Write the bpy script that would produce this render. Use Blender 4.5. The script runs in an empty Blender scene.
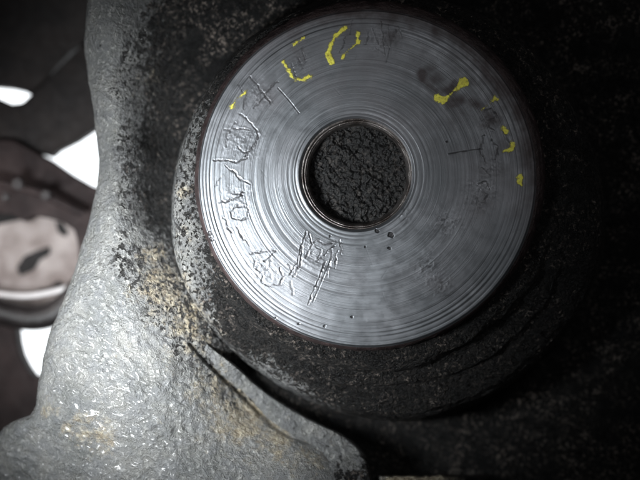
import bpy, math, random
import numpy as np

random.seed(3)
S = 0.0002            # metres per working unit (the pin's end face is about 68 mm across)
D = 1500.0            # camera distance in working units
CX, CY = 320.0, 240.0
scene = bpy.context.scene
col = scene.collection

def W(x, y, h):
    """working coordinates (across, down, towards the viewer) -> world metres"""
    k = (D - h) / D
    return ((x - CX) * k * S, -h * S, (CY - y) * k * S)

# ------------------------------------------------------------------ camera
cam = bpy.data.cameras.new("camera")
cam.sensor_width = 36
cam.lens = 36 * D / 640.0
cam.clip_start = 0.005
cam.clip_end = 50
camo = bpy.data.objects.new("camera", cam)
col.objects.link(camo)
camo.location = (0, -D * S, 0)
camo.rotation_euler = (math.radians(90), 0, 0)
cam.dof.use_dof = True
cam.dof.focus_distance = (D + 20) * S
cam.dof.aperture_fstop = 9.0
scene.camera = camo

# ------------------------------------------------------------------ world: daylight open behind the part, gloom elsewhere
w = bpy.data.worlds.new("World")
scene.world = w
w.use_nodes = True
nt = w.node_tree
nt.nodes.clear()
tc = nt.nodes.new('ShaderNodeTexCoord')
sp = nt.nodes.new('ShaderNodeSeparateXYZ')
nt.links.new(tc.outputs['Generated'], sp.inputs[0])
mr = nt.nodes.new('ShaderNodeMapRange')
mr.inputs['From Min'].default_value = 0.55
mr.inputs['From Max'].default_value = 0.9
mr.inputs['To Min'].default_value = 0.014
mr.inputs['To Max'].default_value = 2.2
nt.links.new(sp.outputs['Y'], mr.inputs['Value'])
bg = nt.nodes.new('ShaderNodeBackground')
bg.inputs['Color'].default_value = (0.93, 0.97, 1.0, 1)
nt.links.new(mr.outputs[0], bg.inputs['Strength'])
wo = nt.nodes.new('ShaderNodeOutputWorld')
nt.links.new(bg.outputs[0], wo.inputs[0])

# ------------------------------------------------------------------ lamps
def area(name, pos, target, size, power, color):
    l = bpy.data.lights.new(name, 'AREA')
    l.shape = 'DISK'
    l.size = size * S
    l.energy = power
    l.color = color
    o = bpy.data.objects.new(name, l)
    col.objects.link(o)
    from mathutils import Vector
    p = Vector(((pos[0] - CX) * S, -pos[2] * S, (CY - pos[1]) * S))
    t = Vector(((target[0] - CX) * S, -target[2] * S, (CY - target[1]) * S))
    o.location = p
    o.rotation_euler = (t - p).to_track_quat('-Z', 'Y').to_euler()
    return o
KEY = area("key_light", (-30, 365, 430), (142, 290, -20), 150, 0.080, (0.93, 0.97, 1.0))
KEY.data.spread = math.radians(62)
FILL = area("fill_light", (820, -260, 1100), (400, 200, 0), 400, 0.072, (0.95, 0.97, 1.0))
BACK = area("plate_fill_light", (-330, 200, -60), (20, 262, -345), 160, 0.010, (1.0, 0.93, 0.92))  # added lamp that brightens the pale plate, no source in view
BACK.data.spread = math.radians(70)

scene.view_settings.view_transform = 'Standard'
scene.view_settings.look = 'None'
scene.view_settings.exposure = 0
scene.view_settings.gamma = 1

# ------------------------------------------------------------------ numpy noise helpers
def hash2(ix, iy, seed):
    n = (ix.astype(np.int64) * 374761393 + iy.astype(np.int64) * 668265263 + seed * 1274126177) & 0xffffffff
    n = ((n ^ (n >> 13)) * 1274126177) & 0xffffffff
    n = (n ^ (n >> 16)) & 0xffffffff
    return n / 4294967295.0

def vnoise(x, y, seed=0):
    ix = np.floor(x); iy = np.floor(y)
    fx = x - ix; fy = y - iy
    fx = fx * fx * fx * (fx * (fx * 6 - 15) + 10); fy = fy * fy * fy * (fy * (fy * 6 - 15) + 10)
    a = hash2(ix, iy, seed); b = hash2(ix + 1, iy, seed)
    c = hash2(ix, iy + 1, seed); d = hash2(ix + 1, iy + 1, seed)
    return (a * (1 - fx) + b * fx) * (1 - fy) + (c * (1 - fx) + d * fx) * fy - 0.5

def fbm(x, y, scale, octaves=4, seed=0, gain=0.5):
    r = np.zeros_like(x, dtype=float); amp = 1.0; f = 1.0 / scale
    for o in range(octaves):
        ca, sa = math.cos(o * 0.7 + seed), math.sin(o * 0.7 + seed)
        r += amp * vnoise((x * ca - y * sa) * f + 91.3 * o + 500, (x * sa + y * ca) * f + 37.7 * o + 500, seed + o)
        amp *= gain; f *= 2.03
    return r

def ss(a, b, x):
    t = np.clip((x - a) / (b - a), 0, 1)
    return t * t * (3 - 2 * t)

def rbf(points, smooth=1500.0):
    P = np.array(points, float)
    xy = P[:, :2]; v = P[:, 2]
    def phi(r2): return np.sqrt(r2 + smooth)
    A = phi(((xy[:, None] - xy[None]) ** 2).sum(-1))
    n = len(P)
    M = np.zeros((n + 1, n + 1)); M[:n, :n] = A; M[:n, n] = 1; M[n, :n] = 1
    sol = np.linalg.solve(M, np.append(v, 0))
    def f(x, y):
        r = np.full(x.shape, sol[n])
        for i in range(n):
            r = r + sol[i] * phi((x - xy[i, 0]) ** 2 + (y - xy[i, 1]) ** 2)
        return r
    return f

def segd(x, y, pts):
    """distance to a polyline and the position along it"""
    best = np.full(x.shape, 1e9)
    for (x0, y0), (x1, y1) in zip(pts[:-1], pts[1:]):
        dx, dy = x1 - x0, y1 - y0
        t = np.clip(((x - x0) * dx + (y - y0) * dy) / (dx * dx + dy * dy + 1e-9), 0, 1)
        best = np.minimum(best, np.hypot(x - x0 - t * dx, y - y0 - t * dy))
    return best

# ------------------------------------------------------------------ mesh helpers
def grid_mesh(name, X, Y, H, mat, parent=None, wrap=False, attrs=None, flip=False, keep=None, smooth=True):
    """X, Y, H: (rows, cols) arrays in working coordinates; one mesh object"""
    r, c = X.shape
    k = (D - H) / D
    co = np.stack([(X - CX) * k * S, -H * S, (CY - Y) * k * S], -1).reshape(-1, 3)
    idx = np.arange(r * c).reshape(r, c)
    if wrap:
        nx = np.roll(idx, -1, 1)
        q = np.stack([idx[:-1], idx[1:], nx[1:], nx[:-1]], -1).reshape(-1, 4)
    else:
        q = np.stack([idx[:-1, :-1], idx[1:, :-1], idx[1:, 1:], idx[:-1, 1:]], -1).reshape(-1, 4)
    if keep is not None:
        kf = keep.reshape(-1)
        q = q[kf[q].all(1)]
        used = np.unique(q)
        remap = np.zeros(r * c, int); remap[used] = np.arange(len(used))
        q = remap[q]; co = co[used]
        if attrs: attrs = {n: a.reshape(-1)[used] for n, a in attrs.items()}
    if flip: q = q[:, ::-1]
    me = bpy.data.meshes.new(name)
    me.vertices.add(len(co)); me.vertices.foreach_set('co', co.astype(np.float32).ravel())
    me.loops.add(q.size); me.loops.foreach_set('vertex_index', q.astype(np.int32).ravel())
    me.polygons.add(len(q))
    me.polygons.foreach_set('loop_start', (np.arange(len(q)) * 4).astype(np.int32))
    me.polygons.foreach_set('loop_total', np.full(len(q), 4, np.int32))
    me.polygons.foreach_set('use_smooth', np.full(len(q), smooth))
    me.update(calc_edges=True)
    if attrs:
        for n, a in attrs.items():
            at = me.attributes.new(n, 'FLOAT', 'POINT')
            at.data.foreach_set('value', np.asarray(a, np.float32).ravel())
    me.materials.append(mat)
    o = bpy.data.objects.new(name, me)
    col.objects.link(o)
    if parent: o.parent = parent
    return o

def thing(name, label, cat, group=None, loc=(0, 0, 0)):
    o = bpy.data.objects.new(name, None)
    o.empty_display_size = 0.01
    col.objects.link(o)
    o['label'] = label; o['category'] = cat
    if group: o['group'] = group
    return o

# ------------------------------------------------------------------ material helpers
class NT:
    def __init__(self, name):
        self.m = bpy.data.materials.new(name); self.m.use_nodes = True
        self.t = self.m.node_tree; self.n = self.t.nodes
        self.b = self.n['Principled BSDF']
        tc = self.n.new('ShaderNodeTexCoord')
        mp = self.n.new('ShaderNodeMapping'); mp.vector_type = 'POINT'
        mp.inputs['Scale'].default_value = (1 / S / 100,) * 3   # texture unit = 100 working units
        self.l(tc.outputs['Object'], mp.inputs['Vector'])
        self.v = mp.outputs[0]
    def l(self, a, b): self.t.links.new(a, b)
    def noise(self, size, detail=4, rough=0.55, vec=None, dist=0.0):
        n = self.n.new('ShaderNodeTexNoise'); n.inputs['Scale'].default_value = 100.0 / size
        n.inputs['Detail'].default_value = detail; n.inputs['Roughness'].default_value = rough
        n.inputs['Distortion'].default_value = dist
        self.l(vec or self.v, n.inputs['Vector']); return n.outputs['Fac']
    def voro(self, size, feature='F1', rnd=1.0):
        n = self.n.new('ShaderNodeTexVoronoi'); n.feature = feature
        n.inputs['Scale'].default_value = 100.0 / size; n.inputs['Randomness'].default_value = rnd
        self.l(self.v, n.inputs['Vector']); return n.outputs['Distance']
    def attr(self, name):
        n = self.n.new('ShaderNodeAttribute'); n.attribute_name = name; return n.outputs['Fac']
    def math(self, op, a, b=None, c=None, clamp=False):
        n = self.n.new('ShaderNodeMath'); n.operation = op; n.use_clamp = clamp
        for i, v in enumerate((a, b, c)):
            if v is None: continue
            if isinstance(v, (int, float)): n.inputs[i].default_value = v
            else: self.l(v, n.inputs[i])
        return n.outputs[0]
    def rng(self, v, a, b, c=0.0, d=1.0, interp='SMOOTHSTEP'):
        n = self.n.new('ShaderNodeMapRange'); n.interpolation_type = interp
        self.l(v, n.inputs['Value'])
        for k, x in zip(('From Min', 'From Max', 'To Min', 'To Max'), (a, b, c, d)): n.inputs[k].default_value = x
        return n.outputs[0]
    def mix(self, f, a, b):
        n = self.n.new('ShaderNodeMix'); n.data_type = 'RGBA'
        if isinstance(f, (int, float)): n.inputs[0].default_value = f
        else: self.l(f, n.inputs[0])
        for i, v in ((6, a), (7, b)):
            if isinstance(v, tuple): n.inputs[i].default_value = v + (1,) if len(v) == 3 else v
            else: self.l(v, n.inputs[i])
        return n.outputs[2]
    def bump(self, h, strength, dist, normal=None):
        n = self.n.new('ShaderNodeBump'); n.inputs['Strength'].default_value = strength
        n.inputs['Distance'].default_value = dist * S
        self.l(h, n.inputs['Height'])
        if normal: self.l(normal, n.inputs['Normal'])
        return n.outputs[0]
    def set(self, **kw):
        for k, v in kw.items():
            k = k.replace('_', ' ')
            if isinstance(v, (int, float, tuple)): self.b.inputs[k].default_value = v
            else: self.l(v, self.b.inputs[k])

# cast iron: grey skin, black where 'grease' is high (grease, and shade painted under the rim), ochre rust where 'rust' is high
def cast_material():
    t = NT('cast_iron')
    g = t.attr('grease'); r = t.attr('rust'); wet_ = t.attr('wet')
    big = t.noise(60, 4); med = t.noise(14, 5, 0.6); fine = t.noise(4.5, 5, 0.65); tiny = t.noise(1.6, 3, 0.6)
    c = t.mix(t.rng(big, 0.3, 0.7), (0.115, 0.119, 0.114), (0.225, 0.222, 0.208))
    c = t.mix(t.rng(med, 0.35, 0.7, 0, 0.75), c, (0.15, 0.155, 0.16))
    c = t.mix(t.math('MULTIPLY', t.rng(fine, 0.52, 0.68, 0, 0.8), t.math('SUBTRACT', 1.0, t.math('MULTIPLY', t.attr('wet'), 0.45))), c, (0.42, 0.42, 0.40))  # pale flecks; on the wet bulge they paint in some sparkle
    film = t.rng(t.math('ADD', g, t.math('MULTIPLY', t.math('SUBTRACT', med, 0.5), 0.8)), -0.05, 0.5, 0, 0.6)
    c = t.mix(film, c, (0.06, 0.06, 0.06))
    # ochre rust and dried mud
    rf = t.math('ADD', t.math('MULTIPLY', t.math('SUBTRACT', t.noise(16, 7, 0.8), 0.5), 2.6), t.math('SUBTRACT', r, 0.5))
    c = t.mix(t.rng(rf, -0.25, 0.35, 0, 0.8), c, t.mix(t.rng(fine, 0.35, 0.65), (0.17, 0.125, 0.07), (0.46, 0.40, 0.28)))
    # pits and specks of grease
    pit = t.math('ADD', t.math('MULTIPLY', t.math('SUBTRACT', t.noise(6.0, 5, 0.72), 0.5), 2.5),
                 t.math('MULTIPLY', t.math('SUBTRACT', med, 0.5), 0.9))
    sm = t.math('ADD', pit, t.math('MULTIPLY', t.math('SUBTRACT', g, 0.5), 1.25))
    mask = t.rng(sm, -0.03, 0.16)
    grain = t.math('MULTIPLY', t.rng(t.noise(4.0, 4, 0.7), 0.5, 0.68), t.rng(t.noise(28, 3, 0.6), 0.35, 0.68))
    c = t.mix(mask, c, t.mix(grain, (0.003, 0.003, 0.003), (0.19, 0.16, 0.138)))
    sp1 = t.rng(t.noise(6.5, 2, 0.5), 0.575, 0.61, 0, 1)
    sp2 = t.rng(t.noise(3.4, 2, 0.5), 0.575, 0.61, 0, 1)
    spk = t.math('MAXIMUM', sp1, sp2)
    spk = t.math('MULTIPLY', spk, t.rng(t.math('ADD', t.noise(30, 2), t.attr('specks')), 0.7, 1.0, 0.08, 1.0))
    c = t.mix(spk, c, (0.012, 0.011, 0.010))
    ro = t.math('ADD', t.math('SUBTRACT', t.rng(med, 0.3, 0.7, 0.22, 0.44), t.math('MULTIPLY', t.attr('wet'), 0.05)), t.math('MULTIPLY', mask, 0.14))
    t.b.inputs['Coat Roughness'].default_value = 0.16; t.l(t.math('MULTIPLY', wet_, 0.26), t.b.inputs['Coat Weight'])
    t.set(Base_Color=c, Roughness=ro, Specular_IOR_Level=t.math('SUBTRACT', 0.75, t.math('MULTIPLY', mask, 0.4)))
    wet = t.attr('wet'); fa = t.math('SUBTRACT', 1.3, t.math('MULTIPLY', wet, 0.35))
    h = t.math('ADD', t.math('MULTIPLY', med, 0.8), t.math('ADD', t.math('MULTIPLY', fine, fa), t.math('MULTIPLY', tiny, 0.6)))
    h = t.math('SUBTRACT', h, t.math('MULTIPLY', mask, 0.3))
    h = t.math('SUBTRACT', h, t.math('MULTIPLY', spk, 0.5))
    t.set(Normal=t.bump(h, 1.0, 4.2))
    return t.m

def face_material():
    t = NT('turned_steel')
    rad = t.attr('rad'); mk = t.attr('mark'); sg = t.attr('smudge')
    def n1(scale, detail):
        n = t.n.new('ShaderNodeTexNoise'); n.noise_dimensions = '1D'
        n.inputs['Scale'].default_value = scale; n.inputs['Detail'].default_value = detail
        n.inputs['Roughness'].default_value = 0.75
        t.l(rad, n.inputs['W']); return n.outputs['Fac']
    a = n1(0.30, 4); b = n1(1.1, 2)
    med = t.noise(16, 5, 0.65); fine = t.noise(3.0, 4, 0.6)
    big = t.noise(90, 3)
    c = t.mix(t.rng(a, 0.3, 0.7), (0.17, 0.18, 0.19), (0.225, 0.24, 0.254))
    c = t.mix(t.rng(b, 0.25, 0.6, 0.55, 0.0), c, (0.15, 0.156, 0.168))
    c = t.mix(t.rng(big, 0.35, 0.75, 0, 0.45), c, (0.36, 0.36, 0.38))
    c = t.mix(t.rng(fine, 0.55, 0.8, 0, 0.4), c, (0.2, 0.2, 0.21))
    c = t.mix(t.math('MULTIPLY', t.math('MULTIPLY', sg, 0.95), t.rng(med, 0.25, 0.6, 0.6, 1.0)), c, (0.055, 0.042, 0.042))
    c = t.mix(t.math('MULTIPLY', mk, 0.85), c, (0.04, 0.036, 0.036))
    ro = t.math('ADD', t.rng(med, 0.3, 0.7, 0.34, 0.46), t.math('MULTIPLY', sg, 0.14))
    tg = t.n.new('ShaderNodeTangent'); tg.direction_type = 'RADIAL'; tg.axis = 'Y'
    me = t.math('SUBTRACT', 0.92, t.math('MULTIPLY', sg, 0.45))
    t.set(Base_Color=c, Metallic=me, Roughness=ro, Anisotropic=0.45, Tangent=tg.outputs[0])
    h = t.math('ADD', t.math('MULTIPLY', b, 1.0), t.math('MULTIPLY', a, 0.5))
    h = t.math('ADD', h, t.math('MULTIPLY', fine, 0.20))
    t.set(Normal=t.bump(h, 0.5, 0.38))
    return t.m

def simple(name, base, rough=0.6, metal=0.0, var=None, size=20, bump=1.0, spec=0.5):
    t = NT(name)
    n = t.noise(size, 5, 0.6); f = t.noise(size / 4, 5, 0.7)
    var = var or tuple(x * 0.5 for x in base)
    c = t.mix(t.rng(n, 0.3, 0.7), base, var)
    c = t.mix(t.rng(f, 0.5, 0.8, 0, 0.5), c, tuple(min(1, x * 1.6) for x in base))
    t.set(Base_Color=c, Roughness=t.rng(f, 0.3, 0.7, rough - 0.1, rough + 0.1), Metallic=metal, Specular_IOR_Level=spec)
    t.set(Normal=t.bump(t.math('ADD', n, f), 0.8, bump))
    return t.m

M_cast = cast_material()
M_face = face_material()
M_rim = simple('rusty_dark_steel', (0.05, 0.033, 0.032), 0.5, 0.3, (0.02, 0.014, 0.014), 12, 1.5)
M_bore = simple('greasy_bore_steel', (0.26, 0.24, 0.23), 0.36, 0.85, (0.05, 0.04, 0.035), 14, 1.0)
def grease_material():
    t = NT('packed_black_grease')
    g = t.math('MULTIPLY', t.rng(t.noise(4.5, 3, 0.6), 0.48, 0.66), t.rng(t.noise(22, 3, 0.6), 0.3, 0.6))
    t.set(Base_Color=t.mix(g, (0.004, 0.004, 0.004), (0.034, 0.03, 0.027)), Roughness=0.5, Specular_IOR_Level=0.35)
    t.set(Normal=t.bump(t.noise(4.0, 4, 0.6), 1.0, 4.0))
    return t.m
def paint_material():
    t = NT('worn_yellow_paint')
    f = t.attr('cover'); n = t.noise(2.2, 4, 0.7); m = t.noise(6, 3, 0.6)
    c = t.mix(t.rng(m, 0.35, 0.65), (0.90, 0.85, 0.10), (0.72, 0.64, 0.07))
    c = t.mix(t.rng(n, 0.5, 0.75, 0, .7), c, (0.30, 0.26, 0.07))
    c = t.mix(t.rng(t.math('ADD', f, t.math('MULTIPLY', t.math('SUBTRACT', n, .5), 1.2)), 0.15, 0.75), (0.30, 0.275, 0.10), c)
    a = t.math('ADD', t.math('ADD', f, -0.12), t.math('MULTIPLY', t.math('SUBTRACT', t.noise(3.2, 5, 0.75), 0.5), 3.2))
    t.set(Base_Color=c, Roughness=0.5, Alpha=t.rng(a, -0.1, 0.75))
    t.set(Normal=t.bump(t.math('ADD', n, m), 0.6, 0.8))
    return t.m
M_yel = paint_material()
M_plug = grease_material()
M_dark = simple('dark_brown_painted_steel', (0.014, 0.011, 0.010), 0.7, 0.0, (0.006, 0.005, 0.005), 40, 2, .2)
M_brown = simple('brown_oily_steel', (0.034, 0.024, 0.023), 0.7, 0.0, (0.012, 0.008, 0.008), 34, 2, .2)
M_plate = simple('dusty_pale_plate', (0.35, 0.315, 0.30), 0.8, 0.0, (0.14, 0.11, 0.10), 32, 1)
M_highlight = simple('pale_hose_highlight', (0.5, 0.48, 0.48), 0.4, 0.0, (0.6, 0.58, 0.58), 60, .5)
M_hole = simple('black_opening', (0.006, 0.005, 0.005), 0.8, 0.0, None, 20, 1)
M_hose = simple('black_rubber', (0.016, 0.013, 0.013), 0.45, 0.0, None, 30, .6)

# ================================================================== THE CASTING
casting = thing('steering_knuckle', 'pitted grey cast iron knuckle streaked with black grease and rust around the round pin', 'casting')

left_edge = [(-60, 88), (0, 87), (40, 84), (80, 88), (120, 95), (160, 99), (185, 97), (215, 90), (240, 83), (270, 75), (300, 64),
             (330, 50), (360, 42), (385, 38), (405, 36), (415, 30), (421, 14), (428, 3), (440, -6), (470, -22), (560, -50), (700, -60)]
LE = np.array(left_edge, float)
def xleft(y): 
    r = np.interp(y, LE[:, 0], LE[:, 1])
    return r + 1.6 * fbm(y, y * 0 + 3.3, 22, 3, 5)

hpts = [(115,-50,-62),(112,30,-60),(118,100,-62),(122,160,-58),(120,220,-48),(118,270,-36),(125,320,-26),(130,380,-24),(120,440,-34),(110,520,-50),
        (90,60,-74),(102,160,-72),(88,240,-58),(60,340,-42),(48,400,-48),(42,440,-62),(0,470,-88),(-20,520,-100),
        (170,-40,-92),(165,20,-102),(160,80,-112),(158,140,-116),(160,200,-106),(165,250,-82),(175,300,-56),
        (220,20,-96),(280,-10,-92),(330,-30,-92),(250,60,-110),
        (190,350,-48),(200,400,-44),(240,450,-50),(300,455,-56),(330,470,-60),(345,485,-64),
        (300,398,-135),(262,378,-120),(345,425,-140),(400,450,-155),(450,490,-160),
        (600,300,-140),(640,200,-135),(620,50,-120),(500,-20,-108),(400,-30,-98),(560,490,-160),(720,300,-140),(385,210,-120)]
hf = rbf(hpts, 500)
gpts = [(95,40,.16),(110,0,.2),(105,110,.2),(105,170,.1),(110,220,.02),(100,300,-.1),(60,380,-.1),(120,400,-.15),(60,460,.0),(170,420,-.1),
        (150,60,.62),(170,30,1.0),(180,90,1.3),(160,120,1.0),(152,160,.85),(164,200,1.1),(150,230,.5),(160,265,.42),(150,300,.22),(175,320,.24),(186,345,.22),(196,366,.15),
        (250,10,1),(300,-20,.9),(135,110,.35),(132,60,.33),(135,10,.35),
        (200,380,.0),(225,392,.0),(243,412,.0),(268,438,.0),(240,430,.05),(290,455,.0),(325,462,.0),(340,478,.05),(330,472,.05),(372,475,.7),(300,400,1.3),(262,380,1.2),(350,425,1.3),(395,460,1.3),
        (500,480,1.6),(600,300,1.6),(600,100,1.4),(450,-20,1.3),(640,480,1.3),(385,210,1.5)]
gf = rbf(gpts, 300)
rust_spots = [(165,290,24,.72),(152,258,15,.62),(188,322,20,.72),(215,385,22,.6),(240,415,26,.8),(275,438,22,.65),(320,455,18,.5),(75,428,11,.6),(98,441,14,.62),(86,436,9,.6),
              (92,418,8,.5),(50,408,9,.5),(145,80,18,.30),(183,190,7,.5),(300,440,30,.35),(130,345,12,.25),(235,395,14,.6),(190,300,10,.4),(420,478,30,1.1),(155,80,9,.6),(163,68,6,.5),(152,92,6,.5),(205,340,22,.5),(225,375,18,.6),(258,408,14,.8),(170,310,16,.6),(158,275,14,.7),(183,232,8,.5),(196,300,8,.4),(178,345,20,.4)]
def speckf(x, y):
    return 1.0 * np.exp(-(segd(x, y, [(150,60),(152,160),(158,230),(150,262),(175,300),(205,335),(240,372)]) / 34) ** 2)
def rustf(x, y):
    r = np.zeros_like(x)
    for (cx, cy, s_, a) in rust_spots: r = np.maximum(r, a * np.exp(-((x - cx) ** 2 + (y - cy) ** 2) / (2 * s_ * s_)))
    return r

def knobs(x, y, size, seed):
    """rounded lumps"""
    n = fbm(x, y, size, 2, seed)
    return 1 - np.abs(n) * 2.2

def body_height(x, y):
    h = hf(x, y)
    g = np.clip(gf(x, y), 0, 1)
    h += 6 * fbm(x, y, 70, 3, 11)
    # knobbly cast skin, strongest on the lower bulge, oblique streaks
    low = ss(250, 340, y) * (1 - ss(190, 300, x))
    u = x * 0.82 + y * 0.57; v = -x * 0.57 + y * 0.82
    h += low * 3.4 * (.6 + 1.0 * ss(-.25, .25, fbm(x, y, 55, 2, 23))) * knobs(u * 0.6, v * 1.15, 7.5, 21)
    h += low * 2.0 * fbm(u * .6, v * 1.1, 6, 2, 24) + low * 2.6 * fbm(u * 0.7, v, 16, 3, 8)
    h += (1 - low) * (1.0 + 1.2 * g) * fbm(x, y, 12, 4, 31)
    h += g * 5.0 * fbm(x, y, 26, 4, 41) + g * 1.3 * knobs(x, y, 6, 51)
    # ledge running down to the right: crack below the lip
    lip = [(190, 344), (206, 362), (222, 377), (243, 396), (256, 409), (270, 424), (289, 436), (310, 443)]
    d = segd(x, y, lip)
    h -= 5.5 * np.exp(-(d / 1.7) ** 2)
    # the next ledge, just coming into view along the bottom
    led = ss(474, 477, y + 2 * fbm(x, y, 9, 2, 33)) * ss(372, 382, x) * (1 - ss(440, 500, x))
    h = h * (1 - led) + led * -62
    # small ridge, scar and worm hole
    h += 5 * np.exp(-(np.hypot(x - 183, y - 34) / 6 - 1) ** 2 * 4) * (np.hypot(x - 183, y - 34) < 14)
    return h

ys = np.concatenate([np.arange(-330, -30, 6.0), np.arange(-30, 512, 1.15), np.arange(513, 820, 6.0)])
NC = 560
ROLL = 46
rows = []
X = np.zeros((len(ys), NC + ROLL)); Y = np.zeros_like(X); H = np.zeros_like(X)
xl = xleft(ys)
Rr = 26.0
for j in range(NC + ROLL):
    if j < 12:                       # the flank going back
        t = j / 12.0
        X[:, j] = xl + 30 * (1 - t) ** 1.5; off = -Rr - 180 * (1 - t)
    elif j < ROLL:
        ph = (j - 12) / float(ROLL - 12) * math.pi / 2
        X[:, j] = xl + Rr * (1 - math.cos(ph)); off = -Rr * (1 - math.sin(ph))
    else:
        t = (j - ROLL + 1) / float(NC)
        t = t * .62 / .92 if t < .92 else .62 + (t - .92) / .08 * .38
        X[:, j] = xl + Rr + t * (1080 - xl - Rr); off = 0
    Y[:, j] = ys
    H[:, j] = off
Hb = body_height(np.maximum(X, (xl + 4)[:, None]), Y)
H += Hb
lg_ = ss(474, 477, Y + 2 * fbm(X, Y, 9, 2, 33)) * ss(372, 382, X) * (1 - ss(440, 500, X))
att = {'grease': gf(np.maximum(X, (xl + 6)[:, None]), Y) * (1 - lg_) + .1 * lg_, 'rust': rustf(X, Y), 'specks': speckf(X, Y), 'wet': ss(270, 350, Y) * (1 - ss(150, 240, X))}
body = grid_mesh('cast_body', X, Y, H, M_cast, casting, attrs=att, flip=False)

# ---- the boss that stands round the pin
C1 = (367.0, 179.0); R1 = 171.0
def polar(nr, na, f):
    th = np.linspace(0, 2 * math.pi, na, endpoint=False)
    t = np.linspace(0, 1, nr)
    T, TH = np.meshgrid(t, th, indexing='ij')
    return f(T, TH)
bkeys_t = np.array([0, .10, .42, .58, .66, .74, .85, 1.0])
bz      = np.array([-20, -21, -27, -34, -44, -62, -95, -175.])
blam    = np.array([0, .18, .72, .93, 1.0, 1.03, 1.05, 1.07])    # 0 inner loop .. 1 outer loop
def boss(T, TH):
    lam = np.interp(T, bkeys_t, blam); z = np.interp(T, bkeys_t, bz)
    irr = 1 + 0.008 * np.sin(3 * TH + 1) + 0.006 * np.sin(5 * TH + .3)
    dd = (np.degrees(TH) - 118) / 34.0
    irr = irr - 0.055 * np.exp(-dd ** 2)
    cx = C1[0] + (385 - C1[0]) * lam; cy = C1[1] + (208 - C1[1]) * lam
    r = R1 + (214 * irr - R1) * lam
    x = cx + r * np.cos(TH); y = cy + r * np.sin(TH)
    # a groove and step on the lower side, as in an eroded casting
    low = ss(0.15, 0.7, np.sin(TH))
    z = z - low * 12 * ss(.18, .4, lam) 
    amp = ss(0, .15, lam)
    z = z - low * 10 * (ss(.28, .34, lam + .08 * fbm(TH * 40, TH * 0, 9, 2, 5)) + .8 * ss(.55, .6, lam + .1 * fbm(TH * 40, TH * 0 + 9, 9, 2, 6)))
    x2 = x + amp * 2.5 * fbm(TH * 60, z, 9, 3, 61); y2 = y + amp * 2.5 * fbm(TH * 60 + 50, z, 9, 3, 67)
    g = boss_grease_shade(x, y)
    z = z + amp * (5 * fbm(x, y, 30, 3, 71) + 2.2 * fbm(x, y, 8, 4, 73) + 1.0 * knobs(x, y, 4.5, 79))
    z = z + amp * low * 6 * fbm(x + y * 0.2, y * 2.4, 20, 4, 83)
    return x2, y2, z, g
boss_grease_shade = rbf([(185,150,.34),(180,200,.28),(182,250,.2),(195,290,.2),(205,325,.22),(225,345,.5),(218,308,.75),(232,326,.95),(255,344,.95),(192,115,.45),(215,95,.75),(240,60,1.0),  # boss grease, plus painted shade in the band below the disc rim
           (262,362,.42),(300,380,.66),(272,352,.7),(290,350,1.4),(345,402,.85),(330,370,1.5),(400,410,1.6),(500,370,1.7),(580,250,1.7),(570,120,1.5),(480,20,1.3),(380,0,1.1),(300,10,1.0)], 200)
bx, by, bh, bg_ = polar(150, 1400, boss)
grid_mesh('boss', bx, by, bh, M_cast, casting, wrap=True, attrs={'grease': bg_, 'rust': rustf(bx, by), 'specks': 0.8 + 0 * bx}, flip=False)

# ---- flange lip: smooth raised tongue below the boss
def lip():
    a = np.array([(186,338),(200,354),(214,368),(230,383),(243,394),(256,406),(270,421),(289,433),(308,442),(322,456),(334,474),(340,500)], float)
    b = np.array([(198,332),(212,347),(226,357),(238,366),(251,379),(268,393),(292,408),(320,423),(345,434),(362,447),(370,462),(380,500)], float)
    n = 300
    def rs(p):
        s_ = np.linspace(0, len(p) - 1, n); i = np.arange(len(p))
        k = 5
        xx = np.interp(s_, i, p[:, 0]); yy = np.interp(s_, i, p[:, 1])
        ker = np.hanning(41); ker /= ker.sum()
        f = lambda q: np.convolve(np.pad(q, 20, mode='reflect', reflect_type='odd'), ker, 'valid')
        return f(xx), f(yy)
    ax, ay = rs(a); bx_, by_ = rs(b)
    m = 70
    t = np.linspace(0, 1, m)[:, None]
    lam = 0.5 - 0.5 * np.cos(math.pi * t)
    Xl = ax[None] * (1 - lam) + bx_[None] * lam
    Yl = ay[None] * (1 - lam) + by_[None] * lam
    along = np.linspace(0, 1, n)[None]
    edge = np.sin(math.pi * t) ** 0.3
    basez = hf(ax[None] + 0 * Xl, ay[None] + 0 * Xl)
    Z = basez - 9 + edge * (11 * ss(0, .25, along)) * (1 - .2 * ss(.55, .9, along)) - 16 * ss(.75, 1, t) - 60 * (lam > .97)
    Z = Z + 7 * fbm(Xl, Yl, 30, 3, 91) + 2.6 * fbm(Xl, Yl, 7, 3, 93)
    G = 0.12 + 0.15 * along + 0.7 * ss(.75, 1, t) + 0 * Xl + 0.5 * ss(.82, 1, along)
    return Xl, Yl, Z, G
lx, ly, lz, lg = lip()
grid_mesh('flange_lip', lx, ly, lz, M_cast, casting, attrs={'grease': lg, 'rust': 0.25 * rustf(lx, ly)}, flip=True)

# ================================================================== THE PIN
pin = thing('steel_pin', 'round turned steel pin end with a central bore, scratched stamp marks and yellow paint', 'pin')
CO = (367.5, 178.5); RO = 169.0
CI = (356.5, 174.0); RI = 55.5

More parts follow.
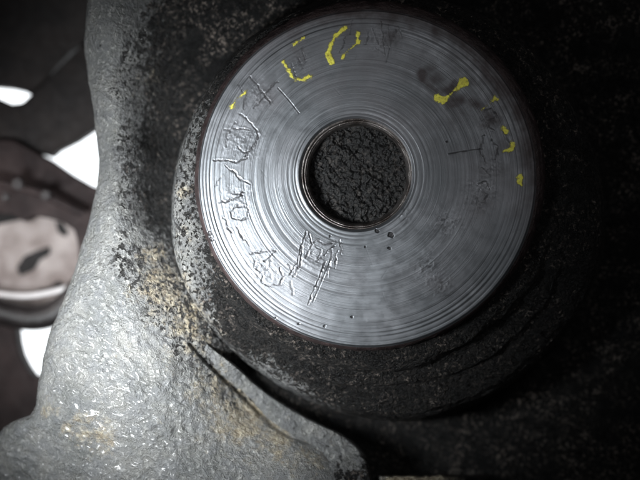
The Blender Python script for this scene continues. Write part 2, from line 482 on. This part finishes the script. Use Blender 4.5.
strokes = [  # (polyline, width, depth)
  ([(250,76),(258,86),(266,97),(272,104)],2.0,1.2), ([(277,82),(268,90),(262,100),(254,108)],1.8,1.0), ([(238,84),(246,96),(244,108)],1.4,.7),
  ([(278,88),(288,99),(299,113)],1.1,1.4),
  ([(240,114),(252,124),(259,134),(254,146),(246,156)],2.0,1.2), ([(224,130),(240,128),(248,130)],1.6,.9), ([(236,122),(228,134),(226,146)],1.5,.9),
  ([(214,160),(226,160),(236,162),(248,158)],1.7,1.2), ([(238,146),(244,152),(250,150)],2,1), ([(226,166),(234,172),(242,180),(250,183)],2.2,1.3),
  ([(222,176),(216,186)],1.2,.7), ([(219,203),(230,201),(240,197),(243,192)],1.6,1.3), ([(232,193),(242,195)],1.6,1.2),
  ([(231,212),(236,207),(244,206),(249,210),(248,217),(240,220),(232,218),(231,212)],1.6,1.2), ([(222,218),(228,220),(226,226)],1.5,1), ([(227,228),(232,232)],2.2,1.4),
  ([(238,228),(244,240)],1.8,1.0), ([(246,240),(250,246)],1.5,1),
  ([(250,254),(262,252),(276,250),(272,256),(264,262)],1.6,1.2), ([(256,260),(254,268),(262,272)],1.4,.9), ([(263,276),(262,282),(270,286),(280,284),(284,276),(280,268)],1.8,1.2),
  ([(288,264),(294,272)],1.4,.8), ([(291,282),(293,294)],2.4,.7),
  ([(306,232),(303,242),(302,256),(300,266),(294,276)],2.0,-1.2), ([(309,234),(312,244),(306,258)],1.5,1.2), ([(311,243),(318,240),(326,245),(334,242)],1.8,-1.1),
  ([(317,262),(326,254),(334,246)],1.5,1.2), ([(332,250),(330,264),(327,276)],1.8,-1.0), ([(337,250),(335,268)],1.3,.9),
  ([(325,262),(320,276),(314,290),(309,304)],1.3,2.0), ([(329,264),(319,288),(313,302)],1.0,-1.0), ([(302,244),(298,262),(290,274)],1.2,1.2),
  ([(315,247),(322,250),(318,258)],1.2,.9), ([(340,240),(342,256)],1.2,.8),
  ([(449,154),(460,152),(482,149)],0.9,1.6),
  ([(368,32),(366,44)],1.2,.7), ([(381,22),(383,40),(385,56)],1.2,.9), ([(390,40),(396,30)],1.3,-.8), ([(376,48),(384,54)],1.1,.7), ([(398,26),(402,38)],1.0,.7),
  ([(372,28),(378,44)],1.0,.7), ([(388,24),(390,44),(386,62)],1.0,.8), ([(352,20),(350,34)],1.0,.7), ([(346,36),(340,52)],1.2,.9),
  ([(298,58),(302,68),(306,56)],1.4,.8), ([(292,64),(296,76)],1.2,.8), ([(302,48),(306,62)],1.2,.7),
  ([(484,112),(492,108),(496,116),(488,122)],1.4,1.1), ([(484,136),(480,150),(486,162)],1.3,1.1), ([(492,140),(498,148),(496,160)],1.4,1.1), ([(482,168),(490,176)],1.3,1),
  ([(486,126),(494,130)],1.3,1), ([(504,132),(510,144)],1.3,1), ([(480,190),(488,196),(482,204)],1.4,1.0), ([(478,184),(486,182),(490,190)],1.3,1),
]
rs_ = random.Random(12)
for _ in range(46):
    an = rs_.uniform(0, 6.28); rd = rs_.uniform(64, 160); ln = rs_.uniform(5, 26); di = an + rs_.uniform(-.9, .9) + (1.57 if rs_.random() < .4 else 0)
    sx0 = 366 + rd * math.cos(an); sy0 = 178 + rd * math.sin(an)
    strokes.append(([(sx0, sy0), (sx0 + ln * math.cos(di), sy0 + ln * math.sin(di))], .35, rs_.uniform(.06, .22)))
blots = [(210,233,3.0),(212,239,2.2),(377,231,2.2),(391,235,3.4),(390,248,1.6),(447,142,1.0),(324,326,1.3),(352,317,1.6),(276,318,1.4),(365,247,1.4),
         (330,236,1.5),(299,324,1.2)]
chatter = [(480,196,20),(448,222,16),(492,168,12),(428,268,17),(442,286,14),(488,118,13),(405,215,10),(384,38,18),(240,140,24),(235,200,18),(262,268,20),(310,252,18),(300,60,12),(260,95,16)]

tk = np.concatenate([[0], np.linspace(0.012, 1, 300)])
na = 1800
th = np.linspace(0, 2 * math.pi, na, endpoint=False)
T, TH = np.meshgrid(tk, th, indexing='ij')
cx = CI[0] + (CO[0] - CI[0]) * T; cy = CI[1] + (CO[1] - CI[1]) * T
rr = RI + (RO - RI) * T
FX = cx + rr * np.cos(TH); FY = cy + rr * np.sin(TH)
# turning grooves as real relief
def n1d(r, sc, seed): return vnoise(r / sc, r * 0 + seed, seed)
gro = 0.085 * n1d(rr, 2.0, 1) + 0.02 * n1d(rr, 5.0, 2)
outer = ss(138, 150, rr)
gro = gro * (1 + 1.1 * outer + 0.9 * (1 - ss(62, 72, rr)))
for rk, dp, wd in ((151, .7, 1.2), (155.5, 1.0, 1.3), (160, 1.3, 1.2), (163.5, .9, .9), (145, .5, 1.2), (61, 1.2, 1.0), (65, .9, .9), (69, .5, .9), (96, .4, 1), (108, .35, 1), (118, .4, 1)):
    gro = gro - 0.36 * dp * np.exp(-((rr - rk - 0.6 * np.sin(TH * 1.0 + rk)) / wd) ** 2)
zone = 0.75 + 0.5 * fbm(FX, FY, 70, 2, 7)
FH = gro * zone + 0.35 * fbm(FX, FY, 40, 3, 15)
mark = np.zeros_like(FX)
brk = 0.55 + .6 * ss(-.2, .25, fbm(FX, FY, 4.5, 3, 109))
wx = FX + 1.9 * fbm(FX, FY, 4, 2, 101); wy = FY + 1.9 * fbm(FX, FY, 4, 2, 103)
for pts, wd, dp in strokes:
    straight = len(pts) <= 3 and wd < 1.15
    ax_, ay_ = (FX, FY) if straight else (wx, wy)
    p = np.array(pts)
    bb = (FX > p[:, 0].min() - 8) & (FX < p[:, 0].max() + 8) & (FY > p[:, 1].min() - 8) & (FY < p[:, 1].max() + 8)
    d = segd(ax_[bb], ay_[bb], pts)
    wd = 0.5 + wd * .3
    rough = 0.0 if straight else 1.0
    e = np.exp(-(d / (wd * (0.75 + .95 * rough))) ** 2)
    if rough:
        nn = fbm(FX[bb], FY[bb], 2.7, 2, 57)
        FH[bb] += e * nn * 0.20 * abs(dp)
        mark[bb] = np.maximum(mark[bb], e * ss(.0, .3, nn) * .75)
        e = np.exp(-(d / (wd * 0.85)) ** 2)
    burr = np.exp(-((d - wd * 1.5) / (wd * .6)) ** 2)
    FH[bb] += (-0.27 * abs(dp) * e + 0.06 * abs(dp) * burr) * brk[bb]
    mark[bb] = np.maximum(mark[bb], e * min(1, abs(dp) * .75) * np.clip(brk[bb] + .15, 0, 1))
for (bx0, by0, br) in blots:
    d = np.hypot(wx - bx0, (wy - by0) * 1.2)
    e = 1 - ss(br * .7, br * 1.15, d)
    FH -= 1.2 * e; mark = np.maximum(mark, e)
for (px, py, ps) in chatter:
    e = np.exp(-((FX - px) ** 2 + (FY - py) ** 2) / (2 * (ps * .6) ** 2))
    n = fbm(FX, FY, 2.6, 2, 55)
    FH += 0.3 * e * n
    mark = np.maximum(mark, e * ss(.1, .45, n) * .55)
# darker oily stains with shapes of their own
sm = np.zeros_like(FX)
for (sx, sy, sr, sa) in ((436,80,9,.9),(430,68,8,.7),(450,98,12,.55),(470,104,13,.6),(488,120,15,.65),(478,78,15,.6),(500,170,18,.4),(482,205,16,.4),(440,280,17,.3),
                         (350,26,22,.45),(390,40,20,.45),(500,110,16,.55),(300,50,22,.35),(268,98,16,.35),(515,150,18,.55),(456,60,24,.35),(520,210,16,.3)):
    sm = np.maximum(sm, sa * np.exp(-((FX - sx) ** 2 + (FY - sy) ** 2) / (2 * (sr * .8) ** 2)))
hk = segd(FX + 3 * fbm(FX, FY, 8, 2, 123), FY + 3 * fbm(FX, FY, 8, 2, 124), [(421,72),(425,82),(434,91),(446,92),(456,86)])
sm = np.maximum(sm, 1.0 * np.exp(-(hk / 5.5) ** 2))
hk = segd(FX, FY, [(448,104),(466,100),(480,108),(494,122)])
sm = np.maximum(sm, .75 * np.exp(-(hk / 9) ** 2))
topright = ss(-.1, .8, (np.cos(TH) * .5 - np.sin(TH) * .85))
sm = np.clip(sm * (1.15 + 0.9 * fbm(FX, FY, 14, 3, 121)), 0, 1)
sm = np.maximum(sm, topright * (0.30 + .4 * fbm(FX, FY, 30, 3, 131)) + topright * ss(150, 166, rr + 8 * fbm(FX, FY, 12, 3, 141)) * .75)
# edges: chamfer to the bore and round outer edge
FH -= 2.4 * (1 - ss(55.5, 58.5, rr)) + 1.6 * ss(166.8, 169, rr)
FH += 0.0
grid_mesh('end_face', FX, FY, FH, M_face, pin, wrap=True, attrs={'rad': rr, 'mark': mark, 'smudge': np.clip(sm, 0, 1)}, flip=False)
# hidden cone of face relief height lookup for the paint
def face_z(x, y): return 0.9 + 0 * x

def rim(T, THH):
    kt = [0, .2, .45, .7, 1]
    r = np.interp(T, kt, [169, 171.5, 174.5, 175.5, 176]); z = np.interp(T, kt, [-1.6, -3.2, -8, -18, -60])
    x = CO[0] + r * np.cos(THH); y = CO[1] + r * np.sin(THH)
    a = ss(.1, .4, T)
    tr = ss(-.3, .8, np.cos(THH) * .6 - np.sin(THH) * .8)
    r = 169 + (r - 169) * (.5 + .9 * tr)
    x = CO[0] + r * np.cos(THH); y = CO[1] + r * np.sin(THH)
    r2 = r + a * 1.6 * fbm(x, y + z * 2, 9, 4, 151)
    return CO[0] + r2 * np.cos(THH), CO[1] + r2 * np.sin(THH), z + a * 1.0 * fbm(x, y, 6, 3, 155), z
rx, ry, rz, _ = polar(40, 1400, rim)
grid_mesh('rim', rx, ry, rz, M_rim, pin, wrap=True)

def bore(T, THH):
    kt = [0, .12, .3, .42, .6, 1]
    r = np.interp(T, kt, [46, 47.2, 49.3, 50.8, 53.2, 55.6]); z = np.interp(T, kt, [-60, -30, -12, -7.2, -4.6, -2.4])
    cxx = np.interp(T, [0, 1], [358.5, CI[0]]); cyy = np.interp(T, [0, 1], [174.8, CI[1]])
    x = cxx + r * np.cos(THH); y = cyy + r * np.sin(THH)
    a = 1 - ss(.3, .6, T)
    return x, y, z + a * 2 * fbm(x, y, 6, 3, 161) + .5 * np.sin(z * 3.0) * (1 - a), z
ox, oy, oz, _ = polar(60, 900, bore)
grid_mesh('bore', ox, oy, oz, M_bore, pin, wrap=True)
g1 = np.arange(-58, 59, 0.7)
PX, PY = np.meshgrid(358.5 + g1, 174.8 + g1)
PH = -21 + 5 * fbm(PX, PY, 16, 3, 171) + 1.2 * knobs(PX, PY, 3.2, 175) + 2.6 * fbm(PX, PY, 2.8, 2, 177)
grid_mesh('grease_plug', PX, PY, PH, M_plug, pin, keep=np.hypot(PX - 358.5, PY - 174.8) < 53, flip=True)

# ---- yellow paint
paint = [
  ([((346,28),2.2),((340,32),2.8),((334,38),2.2),((331,46),2.3),((328,54),3.2),((331,61),3.8)], .92, 'thick left stroke of a yellow painted zero'),
  ([((358,33),2.2),((358,42),3.0),((353,47),1.3),((346,52),1.9),((342,58),2.0)], .85, None),
  ([((304,38),2.0),((297,42),2.2),((293,46),1.2)], .75, None),
  ([((283,62),2.2),((286,66),2.8),((290,73),2.4),((294,79),1.8),((303,80),2.5),((309,76),2.8)], .8, None),
  ([((231,108),2.6),((237,98),2.0),((246,92),2.2)], .6, 'faint worn smear of yellow paint'),
  ([((437,97),3.6),((443,101),3.6),((453,92),1.1),((464,82),4.8)], 1.0, 'bright yellow dumbbell shaped paint mark'),
  ([((482,110),.8),((490,103),.9),((496,98),3.2)], .8, None),
  ([((504,128),3.0),((507,133),2.8)], .85, None),
  ([((513,143),2.8),((512,149),2.8),((504,151),1.6)], .9, None),
  ([((516,177),1.8),((521,176),2.6),((520,182),3.0),((522,186),1.0)], .9, 'bright yellow paint dab at the right edge'),
]
for pts, cover, lab in paint:
    pts = [(p_, r_ * 1.12 + .45) for p_, r_ in pts]
    P = np.array([p for p, _ in pts], float)
    gx = np.arange(P[:, 0].min() - 7, P[:, 0].max() + 7, 0.4); gy = np.arange(P[:, 1].min() - 7, P[:, 1].max() + 7, 0.4)
    GX, GY = np.meshgrid(gx, gy)
    f = np.full(GX.shape, -9.0)
    for i in range(len(pts) - 1):
        (x0, y0), r0 = pts[i]; (x1, y1), r1 = pts[i + 1]
        dx, dy = x1 - x0, y1 - y0
        t = np.clip(((GX - x0) * dx + (GY - y0) * dy) / (dx * dx + dy * dy), 0, 1)
        f = np.maximum(f, (r0 + (r1 - r0) * t) - np.hypot(GX - x0 - t * dx, GY - y0 - t * dy))
    f = f + 2.0 * fbm(GX, GY, 4.0, 3, 200 + int(P[0, 0])) 
    f = f + (cover - 1) * 2.0 + (1 - cover) * 3.5 * fbm(GX, GY, 2.6, 2, 300 + int(P[0, 1]))
    Z = 0.35 + 0.25 * np.clip(f, 0, 2) + .25 * fbm(GX, GY, 2.5, 2, 77)
    o = grid_mesh('paint_mark', GX, GY, Z, M_yel, pin, keep=f > -.9, flip=True, attrs={'cover': np.minimum(f * .42 * cover, .9)})
    if lab: o['label'] = lab

# ================================================================== BEHIND, on the left
def slab(name, poly, h, thick, mat, parent=None, bev=2.5, label=None, cat=None, tilt=(0, 0)):
    """polygon outline -> solid plate with rounded edges, at depth h"""
    import bmesh
    bm = bmesh.new()
    cxm = sum(p[0] for p in poly) / len(poly); cym = sum(p[1] for p in poly) / len(poly)
    f = []; b = []
    for (x, y) in poly:
        hh = h + tilt[0] * (x - cxm) + tilt[1] * (y - cym)
        f.append(bm.verts.new(W(x, y, hh)))
        k = (D - h) / D
        p = W(x, y, hh)
        b.append(bm.verts.new((p[0], p[1] + thick * S, p[2])))
    bm.faces.new(f[::-1]); bm.faces.new(b)
    n = len(poly)
    for i in range(n):
        bm.faces.new((f[i], f[(i + 1) % n], b[(i + 1) % n], b[i]))
    bmesh.ops.recalc_face_normals(bm, faces=bm.faces)
    me = bpy.data.meshes.new(name); bm.to_mesh(me); bm.free()
    me.materials.append(mat)
    o = bpy.data.objects.new(name, me); col.objects.link(o)
    m = o.modifiers.new('round', 'BEVEL'); m.width = bev * S; m.segments = 3; m.limit_method = 'ANGLE'
    for p in me.polygons: p.use_smooth = True
    if parent: o.parent = parent
    if label: o['label'] = label
    if cat: o['category'] = cat
    return o

def tube(name, pts, rad, mat, parent=None, label=None, cat=None):
    cu = bpy.data.curves.new(name, 'CURVE'); cu.dimensions = '3D'
    s_ = cu.splines.new('NURBS'); s_.points.add(len(pts) - 1); s_.use_endpoint_u = True; s_.order_u = 4
    for i, p in enumerate(pts): s_.points[i].co = W(*p) + (1,)
    cu.bevel_depth = rad * S; cu.bevel_resolution = 6; cu.use_fill_caps = True; s_.resolution_u = 16
    tmp = bpy.data.objects.new(name + '_tmp', cu); col.objects.link(tmp)
    dg = bpy.context.evaluated_depsgraph_get(); dg.update()
    me = bpy.data.meshes.new_from_object(tmp.evaluated_get(dg))
    bpy.data.objects.remove(tmp); bpy.data.curves.remove(cu)
    me.name = name
    me.materials.clear(); me.materials.append(mat)
    for p in me.polygons: p.use_smooth = True
    o = bpy.data.objects.new(name, me); col.objects.link(o)
    if parent: o.parent = parent
    if label: o['label'] = label
    if cat: o['category'] = cat
    return o

# upper bracket with a curved lower edge above the small gap
slab('bracket', [(-300,-300),(200,-300),(200,-10),(120,30),(104,34),(70,52),(52,72),(38,98),(29,94),(22,90),(8,87),(-14,85),(-40,108),(-300,118)], -330, 40, M_dark,
     label='blurred black bracket filling the top left corner above the small bright gap', cat='bracket')
# diagonal strut
slab('strut', [(40,86),(60,66),(92,36),(150,-10),(230,-40),(230,90),(130,112),(94,129),(76,141),(58,150),(50,157),(34,152),(10,146),(-300,180),(-300,98),(-4,97),(12,104),(22,103)],
     -300, 34, M_dark, label='dark diagonal strut between the two upper bright gaps', cat='strut')
# lower arm
arm = slab('cross_arm', [(-300,128),(14,140),(50,160),(70,174),(89,185),(150,205),(150,330),(72,330),(76,300),(79,268),(78,246),(74,230),(62,222),(48,218),(34,216),(24,222),(12,214),(-300,208)],
     -285, 36, M_brown, label='brownish sloping arm below the triangular bright gap', cat='arm')
for (a, b) in (((2, 178), (18, 186)), ):
    pass
# linkage: small bolts and a link in front of the arm
link = thing('bolted_link', 'small blurred dark link with bolt heads in front of the pale plate', 'link')
tube('link_bar', [(-10,180,-250),(10,186,-250),(26,188,-250),(48,196,-252),(70,208,-255),(84,214,-258)], 5, M_brown, link)
def bolt(x, y, h, r):
    import bmesh
    bm = bmesh.new()
    bmesh.ops.create_cone(bm, cap_ends=True, segments=6, radius1=r * S, radius2=r * S * .9, depth=8 * S)
    for v in bm.verts: v.co = (v.co.x, v.co.z, v.co.y)
    bmesh.ops.recalc_face_normals(bm, faces=bm.faces)
    me = bpy.data.meshes.new('bolt_head'); bm.to_mesh(me); bm.free()
    me.materials.append(M_bolt)
    o = bpy.data.objects.new('bolt_head', me); col.objects.link(o); o.location = W(x, y, h)
    m = o.modifiers.new('round', 'BEVEL'); m.width = 1.5 * S; m.segments = 2
    o.parent = link
M_bolt = simple('dull_bolt_steel', (0.025, 0.02, 0.02), 0.5, 0.3, None, 12, 1)
for (x, y, r) in ((18,184,8),(46,195,7),(6,197,6)): bolt(x, y, -238, r)

# pale plate
plate = thing('mounting_plate', 'pale dusty plate with three black slots between the arm and the hose', 'plate')
slab('panel', [(-300,190),(8,190),(50,196),(95,212),(100,240),(98,285),(90,312),(-300,314)], -345, 20, M_plate, plate)
for poly in ([(16,268),(24,256),(38,250),(50,246),(50,254),(40,260),(34,270),(20,276)],
             [(55,222),(62,222),(68,232),(66,237),(58,233)],
             [(36,290),(50,287),(58,280),(63,284),(60,291),(42,295)],
             [(-10,208),(14,206),(26,210),(20,220),(-10,226)]):
    slab('slot', poly, -343, 3, M_hole, plate, bev=2)

tube('hose', [(-300,250,-292),(-160,262,-290),(-50,294,-290),(-20,305,-290),(8,315,-288),(36,320,-285),(60,313,-282),(80,290,-280),(110,250,-280),(190,200,-285)], 15, M_hose,
     label='black rubber hose sagging below the pale plate', cat='hose')
tube('hose_highlight', [(-300,240,-300),(-150,254,-300),(-50,284,-300),(-20,291,-300),(10,296,-300),(40,297,-300),(80,284,-300)], 3.5, M_highlight,  # pale strip modelled in place of the highlight along the hose
     label='thin pale strip standing in for the highlight above the black hose', cat='highlight')
slab('lower_bracket', [(-300,300),(4,316),(15,326),(17,344),(20,356),(26,368),(33,378),(44,376),(120,374),(160,760),(-300,760)], -300, 40, M_brown,
     label='dark brown bracket below and left of the lowest bright gap', cat='bracket')
